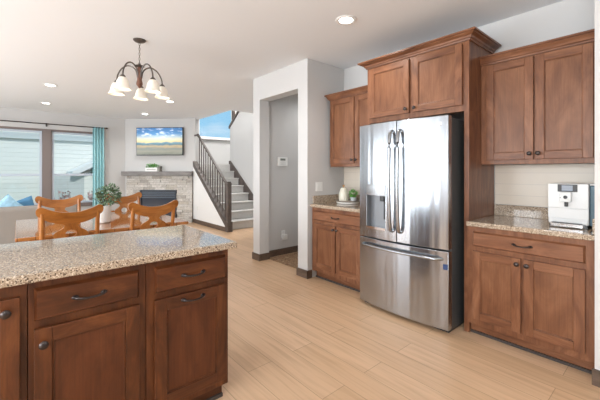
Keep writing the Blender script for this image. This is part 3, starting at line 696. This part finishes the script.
def make_chair(label):
    t = thing('dining_chair', label, 'chair', group='dining chairs around the oak table')
    # seat, scooped
    bm = NB(); pts = [(-.20, -.21), (.20, -.21), (.235, .16), (.20, .215), (-.20, .215), (-.235, .16)]
    prism(bm, pts, .03, 'z', .43); link('seat', bm, M['chair_x'], t, .012, 3)
    bm = NB(); box(bm, -.18, .18, -.185, -.165, .37, .43); box(bm, -.19, .19, .165, .185, .37, .43)
    for s in (-1, 1): box(bm, s*.19-.01, s*.19+.01, -.165, .165, .37, .43)
    link('seat_rail', bm, M['chair_x'], t)
    for s in (-1, 1):
        bm = NB(); lathe(bm, [(.015, 0), (.018, .02), (.014, .05), (.021, .2), (.024, .3), (.018, .33), (.024, .36), (.024, .43)], (s*.19, .175, 0), 14); link('leg', bm, M['chair'], t)
    for s in (-1, 1):
        x = s*.200
        pts = [(x, -.28, 0), (x, -.225, .22), (x, -.20, .45), (x, yback(x, .6), .6), (x, yback(x, .8), .8), (x, yback(x, .95)-.0, .955)]
        bm = NB(); tube(bm, spline(pts, 5), .019, 10); link('rear_post', bm, M['chair'], t)
    bm = NB()
    for s in (-1, 1): tube(bm, [(s*.19, .165, .16), (s*.205, -.235, .16)], .010, 8)
    tube(bm, [(-.197, -.03, .16), (.197, -.03, .16)], .010, 8); link('stretcher', bm, M['chair'], t)
    top = [(0, .957), (.06, .960), (.12, .975), (.17, .995), (.200, 1.010), (.225, 1.009), (.242, .992), (.244, .962), (.235, .938), (.215, .922), (.18, .898), (.15, .882), (.11, .868), (.08, .860), (.04, .860)]
    half = spline(top[:], 3)
    board('crest_rail', mir(half)[:-1] if False else half[:]+[(-x, z) for x, z in reversed(half[1:])], [], .026, M['chair_x'], t)
    sp = [(.085, .872), (.066, .858), (.052, .843), (.055, .825), (.080, .805), (.108, .788), (.128, .762), (.118, .732), (.085, .70), (.060, .66), (.055, .60), (.050, .56), (.060, .51), (.075, .475)]
    half = spline(sp, 3)
    hole = [(.040*math.cos(a), .768+.034*math.sin(a)) for a in [2*PI*i/18 for i in range(18)]]
    board('splat', half+[(-x, z) for x, z in reversed(half)], [hole], .018, M['chair'], t)
    pts = [(x, yback(x, .762), .762) for x in [-.2+.4*i/12 for i in range(13)]]
    for s in (-1, 1):   # side wings that tie the splat to the posts
        seg = [p for p in pts if s*p[0] > .1]
        bm = NB(); tube(bm, seg if s > 0 else seg[::-1], .013, 8); link('back_rail', bm, M['chair_x'], t)
    bm = NB(); box(bm, -.2, .2, -.222, -.198, .455, .495); link('lower_rail', bm, M['chair_x'], t, .004)
    return t
ch = make_chair('honey oak dining chair seen from behind, nearest the left end of the island')
ch.location = (.355, 3.80, 0)
for loc, rz, lb in (((1.045, 3.82, 0), R(2), 'honey oak dining chair seen from behind, right one in front of the fireplace'),
                    ((.40, 4.80, 0), R(180), 'honey oak dining chair across the table, facing us, in front of the window'),
                    ((1.17, 4.86, 0), R(186), 'honey oak dining chair across the table, facing us, right of the potted plant')):
    c = copy_tree(ch); c.location = loc; c.rotation_euler = (0, 0, rz); c['label'] = lb

t = thing('potted_plant', 'bushy green plant in white ceramic pot on the dining table', 'plant', (.705, 4.12, TZ+.0005))
bm = NB(); lathe(bm, [(0, 0), (.060, 0), (.072, .012), (.076, .09), (.076, .165), (.073, .185), (.066, .185), (.066, .16), (0, .16)], seg=32); link('pot', bm, M['ceramic'], t)
bm = NB(); rnd = random.Random(7)
for k in range(16):
    a = rnd.uniform(0, 2*PI); q = rnd.uniform(.03, .13)
    tube(bm, spline([(0, 0, .14), (.3*q*math.cos(a), .3*q*math.sin(a), .22), (q*math.cos(a), q*math.sin(a), rnd.uniform(.26, .38))], 3), .003, 5)
link('stem', bm, M['stem'], t)
bm = NB(); leafball(bm, (.055, -.02, .295), (.115, .115, .11), 480, .038, 5, .8, .25)
link('foliage', bm, M['leaf'], t)

# ------------------------------------------------------------------ sofa and pillows
t = thing('sofa', 'long beige fabric sofa with its back to the dining table', 'sofa', (-.45, 6.87, 0))
def soft(name, x0, x1, y0, y1, z0, z1, par, m, bev=.05):
    bm = NB(); box(bm, x0, x1, y0, y1, z0, z1); return link(name, bm, m, par, bev, 4)
soft('backrest', -1.2, 1.2, -.47, -.23, .10, .785, t, M['sofa'], .06)
soft('base', -1.2, 1.2, -.23, .45, .10, .30, t, M['sofa'], .03)
for s in (-1, 1):
    soft('arm', s*1.09-.11, s*1.09+.11, -.23, .47, .30, .62, t, M['sofa'], .05)
    soft('seat_cushion', s*.49-.48, s*.49+.48, -.10, .48, .30, .46, t, M['sofa'], .05)
    soft('back_cushion', s*.49-.48, s*.49+.48, -.23, -.06, .46, .74, t, M['sofa'], .06)
    for y in (-.40, .40):
        bm = NB(); lathe(bm, [(.02, 0), (.03, .10)], (s*1.1, y, 0), 12); link('leg', bm, M['base'], t)
def pillow(label, loc, rot, mat, s=.23):
    bm = NB(); n = 14; G = {}
    for side in (-1, 1):
        for i in range(n+1):
            for j in range(n+1):
                u, v = 2*i/n-1, 2*j/n-1
                if side == 1 and (i in (0, n) or j in (0, n)): G[(side, i, j)] = G[(-1, i, j)]; continue
                e = (1-u*u)*(1-v*v); pin = 1-.10*(1-abs(u*v))*max(abs(u), abs(v))**3
                G[(side, i, j)] = bm.verts.new((u*s*pin, side*.075*e**.5, v*s*pin))
        for i in range(n):
            for j in range(n):
                f = bm.faces.new([G[(side, i, j)], G[(side, i+1, j)], G[(side, i+1, j+1)], G[(side, i, j+1)]]); f.smooth = True
    o = link('throw_pillow', bm, mat); o.location = loc; o.rotation_euler = rot
    return tag(o, label, 'pillow', 'throw pillows on the sofa')
pillow('pale blue patterned throw pillow on the sofa, tilted, in front of the other two', (-.116, 6.97, .695), (R(12), R(45), 0), M['pale_blue'], .19)
pillow('plain mid-blue throw pillow on the sofa nearest the dining chairs', (.050, 7.16, .675), (R(12), R(-18), 0), M['blue'], .19)
pillow('deep blue throw pillow at the far left edge of the photo on the sofa', (-.44, 7.14, .675), (R(12), R(12), 0), plain('deep_blue_fabric', (.06, .18, .36), .85, bump=.2, bscale=300, var=.1), .19)

# ------------------------------------------------------------------ curtain and rod
bm = NB(); NX = 60
cols = []
for i in range(NX+1):
    u = i/NX; x = 1.40+.245*u; a = u*2*PI*4
    cols.append([bm.verts.new((x+.006*math.sin(a*1.3)*(1-zf)-1.52, -.0+.028*math.sin(a)*(1-.25*zf), .02+2.40*zf)) for zf in (0, .25, .5, .75, 1)])
for A, B in zip(cols, cols[1:]):
    for k in range(4):
        f = bm.faces.new([A[k], B[k], B[k+1], A[k+1]]); f.smooth = True
o = link('curtain', bm, M['teal']); o.location = (1.52, 9.47, 0)
sm = o.modifiers.new('thick', 'SOLIDIFY'); sm.thickness = .004
tag(o, 'teal curtain panel hanging at the right side of the window', 'curtain')
t = thing('curtain_rod', 'thin dark curtain rod above the living-room windows', 'curtain rod', (.5, 9.47, 2.405))
bm = NB(); tube(bm, [(-1.9, 0, 0), (1.18, 0, 0)], .012, 10); link('rod', bm, M['bronze'], t)
for x in (-1.9, 1.18):
    bm = NB(); tube(bm, [(x-.005 if x < 0 else x, 0, 0), (x+.04 if x > 0 else x-.04, 0, 0)], .02, 10); link('finial', bm, M['bronze'], t)
for x in (-1.5, .0, 1.13):
    bm = NB(); tube(bm, [(x, .0, -.012), (x, .06, -.02), (x, .128, -.02)], .007, 8); box(bm, x-.015, x+.015, .118, .13, -.05, .03); link('bracket', bm, M['bronze'], t)

# ------------------------------------------------------------------ fireplace, television, mantel planter
FC = Vector((3.5, 8.25, 0))
def on_diag(u, out=0): return (FC.x-s2*u-s2*out, FC.y+s2*u-s2*out, 0)      # u metres left of the stair corner
UM = .95
t = thing('fireplace', 'corner fireplace with pale stacked stone surround and grey mantel', 'fireplace', on_diag(UM), R(-45))
# local x: right = -u ; front at -y
bm = NB(); rnd = random.Random(11); z = 0.0
x0, x1 = -.865, .90
BX0, BX1, BZ0, BZ1 = -.49, .49, .12, .835
while z < 1.19:
    h = min(rnd.uniform(.035, .085), 1.20-z)
    if 1.20-(z+h) < .03: h = 1.20-z
    x = x0
    while x < x1:
        L = rnd.uniform(.10, .36); xe = min(x+L, x1)
        if x1-xe < .06: xe = x1
        segs = [(x, xe)]
        if z+h > BZ0+.02 and z < BZ1-.02:
            segs = []
            if x < BX0: segs.append((x, min(xe, BX0)))
            if xe > BX1: segs.append((max(x, BX1), xe))
        for a, b in segs:
            if b-a > .01:
                d = -.085-rnd.uniform(0, .03); vs = box(bm, a+.002, b-.002, d, -.003, z+.002, z+h-.002)
        x = xe
    z += h
link('stone_surround', bm, M['stone'], t, .004)
bm = NB(); box(bm, x0, x1, -.07, -.002, .0, BZ0); box(bm, x0, BX0, -.07, -.002, BZ0, 1.20); box(bm, BX1, x1, -.07, -.002, BZ0, 1.20); box(bm, BX0, BX1, -.07, -.002, BZ1, 1.20)
link('backing', bm, plain('mortar_grey', (.24, .225, .21), .95), t)
bm = NB(); prism(bm, [(-.945, -.0), (.90, -.0), (.90, -.20), (-.945, -.20)], .115, 'z', 1.203); link('mantel', bm, M['mantel'], t, .006)
bm = NB()
for b in ((BX0, BX1, BZ1-.035, BZ1), (BX0, BX1, BZ0, BZ0+.035), (BX0, BX0+.035, BZ0+.035, BZ1-.035), (BX1-.035, BX1, BZ0+.035, BZ1-.035)): box(bm, b[0], b[1], -.125, -.01, b[2], b[3])
ins = link('firebox_frame', bm, M['firebox'], t, .004)
bm = NB()
for k in range(4): box(bm, BX0+.04, BX1-.04, -.112, -.07, BZ1-.072-.045*k, BZ1-.048-.045*k)
link('louvre', bm, plain('louvre_grey', (.085, .105, .135), .45, .4), ins, .002)
bm = NB(); box(bm, BX0+.036, BX1-.036, -.085, -.078, BZ0+.036, BZ1-.21); link('glass_door', bm, M['fireglass'], ins)
bm = NB(); box(bm, BX0+.036, BX1-.036, -.06, -.012, BZ0+.036, BZ1-.036); link('firebox_back', bm, M['black'], ins)

t = thing('television', 'wall-mounted television showing a beach sunset above the mantel', 'television', on_diag(.925, .0), R(-45))
TW, TH = 1.25, .725
bm = NB(); box(bm, -TW/2, TW/2, -.09, -.045, 1.735, 1.735+TH); link('casing', bm, M['black'], t, .005)
bm = NB(); box(bm, -TW/2+.012, TW/2-.012, -.003, 0, 0, TH-.03); sc_ = link('screen', bm, M['beach'], t); sc_.location = (0, -.0905, 1.752)
bm = NB(); box(bm, -.2, .2, -.045, -.002, 1.95, 2.25); link('wall_bracket', bm, M['black'], t)

t = thing('mantel_planter', 'small white box planter of greenery on the grey mantel', 'planter', on_diag(1.10, .12)[:2]+(1.3185,), R(-45))
bm = NB(); box(bm, -.16, .16, -.055, .055, 0, .10); o = link('box', bm, M['white'], t, .004)
bm = NB(); box(bm, -.12, .12, -.0565, -.055, .038, .052); link('stripe', bm, M['mantel'], o)
bm = NB(); 
for k in range(5): leafball(bm, (-.11+.055*k, 0, .13), (.05, .055, .055), 70, .035, 20+k)
link('foliage', bm, M['leaf_bright'], t)
t = thing('candle_holder', 'short dark candle holder beside the white planter on the mantel', 'candle holder', on_diag(.87, .12)[:2]+(1.3185,), R(-45))
bm = NB(); lathe(bm, [(0, 0), (.035, 0), (.035, .01), (.02, .03), (.028, .08), (.034, .13), (.030, .13), (0, .12)], seg=16); link('cup', bm, M['pewter'], t)

# ------------------------------------------------------------------ staircase and railing
RS, GO, YS = .19, .25, 6.60
t = thing('staircase', 'carpeted grey staircase climbing to a landing beside the fireplace', 'staircase', (4.05, YS, 0))
for k in range(8):
    bm = NB(); y = k*GO
    if k == 7:
        box(bm, -.485, .505, 1.722, 1.755, (k+1)*RS-.19, (k+1)*RS); box(bm, -.395, 1.59, 1.755, 2.79, (k+1)*RS-.19, (k+1)*RS)
    else:
        box(bm, -.485, .505, y, 1.75, k*RS+.0005, (k+1)*RS-.03); box(bm, -.485, .505, y-.028, 1.75, (k+1)*RS-.03, (k+1)*RS)
    link('step' if k < 7 else 'landing', bm, M['carpet'], t, .010, 3)
bm = NB()   # dark stepped skirting on the right wall
prism(bm, [(0, 0), (-.06, 0), (-.06, .28), (1.70, .28+1.76*.76), (1.79, .28+1.76*.76), (1.79, 1.3), (1.75, 1.3)], .012, 'x', .492)
link('skirt_board', bm, M['rail'], t)
for k in range(6):
    bm = NB(); y = 1.75-k*GO
    box(bm, .62, 1.58, y-GO-.02, y+0.0, 1.52+k*RS, 1.52+(k+1)*RS); link('upper_step', bm, M['carpet'], t, .008)
t = thing('stair_railing', 'dark wooden stair railing with square newel post and thin balusters', 'railing', (3.49, 6.45, 0))
bm = NB(); box(bm, -.045, .045, -.045, .045, .0, 1.03); link('newel_post', bm, M['rail'], t, .003)
bm = NB(); box(bm, -.055, .055, -.055, .055, 1.03, 1.055); prism(bm, [(-.04, -.04), (.04, -.04), (.04, .04), (-.04, .04)], .04, 'z', 1.055); link('post_cap', bm, M['rail'], t, .006)
bm = NB(); box(bm, -.062, .062, -.062, .062, 0, .22); link('post_base', bm, M['rail'], t, .004)
SL = .765
def sloped(bm, ya, yb, za, th, xh, SL=SL):  # bar rising with the stair
    prism(bm, [(ya, za), (yb, za+(yb-ya)*SL), (yb, za+(yb-ya)*SL+th), (ya, za+th)], 2*xh, 'x', -xh)
bm = NB(); sloped(bm, .04, 1.62, .97, .055, .028, .80); link('handrail', bm, M['rail'], t, .012, 3)
bm = NB(); sloped(bm, .055, 1.80, .175, .075, .062); sloped(bm, .055, 1.80, .11, .07, .058); link('stringer', bm, M['rail'], t, .004)
for k in range(12):
    y = .16+k*.124
    bm = NB(); z0 = .245+(y-.055)*SL; z1 = .975+(y-.04)*.80
    box(bm, -.010, .010, y-.010, y+.010, z0-.012, z1+.012); link('baluster', bm, M['rail'], t, .002)
bm = NB(); tube(bm, [(.0, 1.58, 2.21), (-.0, 1.66, 2.25), (0, 1.80, 2.25)], .026, 10); link('rail_end', bm, M['rail'], t)

t = thing('newel_post', 'dark square post at the top of the sloping wall cap beside the stair window', 'post', (4.61, 8.25, 2.705))
bm = NB(); box(bm, -.035, .035, -.035, .035, 0, .95); link('post', bm, M['rail'], t, .003)
bm = NB(); box(bm, -.045, .045, -.045, .045, .95, .99); link('post_cap', bm, M['rail'], t, .004)

# ------------------------------------------------------------------ chandelier and recessed lights
cx, cy = .972, 3.729
t = thing('chandelier', 'five-arm bronze chandelier with bell glass shades over the dining table', 'chandelier', (cx, cy, 2.70))
bm = NB(); lathe(bm, [(0, -.0), (.062, 0), (.062, -.008), (.045, -.022), (.012, -.032), (0, -.034)], seg=28); link('canopy', bm, M['pewter'], t)
bm = NB(); z = -.03
k = 0
while z > -.255:
    c = (0, 0, z-.014); pts = []
    for i in range(11):
        a = 2*PI*i/10; px_, pz_ = .0075*math.cos(a), .0165*math.sin(a)
        pts.append((px_ if k % 2 == 0 else 0, 0 if k % 2 == 0 else px_, c[2]+pz_))
    tube(bm, pts, .0024, 5); z -= .026; k += 1
link('chain', bm, M['pewter'], t)
bm = NB(); lathe(bm, [(0, -.250), (.012, -.250), (.014, -.262), (.045, -.272), (.048, -.280), (.02, -.290), (0, -.29)], seg=24); link('hub', bm, M['pewter'], t)
bm = NB(); lathe(bm, [(0, -.288), (.018, -.288), (.024, -.31), (.020, -.34), (.026, -.38), (.022, -.42), (.030, -.45), (.032, -.47), (.018, -.49), (.010, -.505), (0, -.51)], seg=20); link('turned_column', bm, M['copper'], t)
base_a = math.atan2(cy, cx)       # away from the camera
for k in range(5):
    a = base_a+R(72*k-4); ca, sa = math.cos(a), math.sin(a)
    pr = spline([(.02, -.40), (.035, -.33), (.075, -.285), (.125, -.275), (.18, -.305), (.220, -.37), (.232, -.435)], 5)
    bm = NB(); tube(bm, [(r*ca, r*sa, z) for r, z in pr], .0075, 8); arm = link('arm', bm, M['pewter'], t)
    bm = NB(); lathe(bm, [(0, -.430), (.012, -.430), (.026, -.445), (.028, -.462), (0, -.462)], (.232*ca, .232*sa, 0), 14); link('socket', bm, M['pewter'], arm)
    bm = NB()
    lathe(bm, [(.026, -.455), (.040, -.468), (.053, -.495), (.058, -.525), (.064, -.550), (.080, -.575), (.077, -.577), (.060, -.552), (.054, -.525), (.049, -.497), (.037, -.472), (.024, -.459)], (.232*ca, .232*sa, 0), 30,
          wave=lambda an, r, z: 1+(.05*math.cos(6*an) if r > .07 else 0))
    sh = link('shade', bm, M['shade'], arm)
    bm = NB(); ball(bm, (.232*ca, .232*sa, -.515), .022, .022, .03, 12, 8); link('bulb', bm, M['lamp'], arm)
def downlight(x, y, label, energy, group='recessed lights in the ceiling'):
    t = thing('recessed_light', label, 'ceiling light', (x, y, ZC), 0, group)
    bm = NB(); lathe(bm, [(.062, -.001), (.095, -.001), (.095, -.006), (.088, -.009), (.070, -.008), (.062, -.004)], seg=32); bm.faces.ensure_lookup_table(); link('trim_ring', bm, M['white'], t)
    bm = NB(); lathe(bm, [(0, -.004), (.066, -.004), (.066, -.0015), (0, -.0015)], seg=32); link('lens', bm, M['lamp'], t)
    light('lamp_in_recess', 'SPOT', (x, y, ZC-.02), (0, 0, 0), energy, (1, .985, .965), spot_size=R(150), spot_blend=.6, shadow_soft_size=.06)
DL = 24
for x, y, lb in ((2.278, 2.005, 'round recessed ceiling light nearest us, above the fridge'), (.395, 6.595, 'round recessed ceiling light at left, the nearer of the pair by the windows'),
                 (.429, 8.383, 'round recessed ceiling light at left, the farther of the pair by the windows'), (2.282, 6.605, 'round recessed ceiling light before the stairs, nearer of two'),
                 (2.32, 8.429, 'round recessed ceiling light directly in front of the television wall')):
    downlight(x, y, lb, DL)
# unseen spots added as fill: behind the camera, hallway, entry, above the stairs
for x, y, z, e in ((-.6, -.6, ZC, DL), (1.4, -.9, ZC, DL), (-1.6, 1.6, ZC, DL), (3.9, 3.6, ZC, DL*.8), (3.6, 5.3, ZC, DL), (4.4, 7.6, 5.2, DL*11), (5.2, 7.2, 5.2, DL*4)):
    light('fill_spot', 'SPOT', (x, y, z-.02), (0, 0, 0), e, (1, .985, .965), spot_size=R(150), spot_blend=.6, shadow_soft_size=.06)

# ------------------------------------------------------------------ small wall fittings and hallway rug
PL = plain('plate_white', (.80, .80, .78), .35)
t = thing('alarm_keypad', 'white alarm keypad with grey display on the hallway wall', 'keypad', (3.166, 4.12, 1.40))
bm = NB(); box(bm, -.095, .095, -.028, -.001, 0, .14); link('case', bm, PL, t, .008, 3)
bm = NB(); box(bm, -.055, .045, -.030, -.028, .085, .118); link('display', bm, plain('lcd_grey', (.22, .24, .22), .2), t)
bm = NB()
for i in range(4):
    for j in range(3): box(bm, -.05+i*.026, -.034+i*.026, -.030, -.028, .018+j*.02, .030+j*.02)
link('key_pad', bm, plain('key_grey', (.55, .55, .55), .5), t)
t = thing('wall_outlet', 'white outlet with a plugged-in adapter on the hallway wall', 'outlet', (3.185, 4.12, .27))
bm = NB(); box(bm, -.036, .036, -.007, -.001, 0, .115); link('plate', bm, PL, t, .002)
bm = NB(); box(bm, -.03, .055, -.05, -.007, -.03, .05); link('adapter', bm, PL, t, .006)
bm = NB(); box(bm, -.016, .016, -.0085, -.007, .068, .10); link('socket', bm, plain('socket_white', (.7, .7, .68), .4), t)
t = thing('light_switch', 'white double light switch above the left worktop', 'light switch', (2.885, 2.99, 1.065))
bm = NB(); box(bm, -.058, .058, -.007, -.001, 0, .115); link('plate', bm, PL, t, .002)
for s in (-1, 1):
    bm = NB(); box(bm, s*.025-.016, s*.025+.016, -.011, -.007, .024, .091); link('rocker', bm, PL, t, .002)
t = thing('wall_outlet', 'small white outlet low on the white wall under the stairs', 'outlet', (3.44, 7.98, .33), R(-90))
bm = NB(); box(bm, -.036, .036, -.007, -.001, 0, .115); link('plate', bm, PL, t, .002)
bm = NB()
for z in (.02, .065): box(bm, -.016, .016, -.0085, -.007, z, z+.028)
link('socket', bm, plain('socket_pale', (.7, .7, .68), .4), t)
bm = NB(); box(bm, -.55, .55, -.40, .40, 0, .012); o = link('rug', bm, M['rug'], None, .004); o.location = (3.40, 3.66, .0005)
tag(o, 'brown patterned rug on the hallway floor', 'rug')
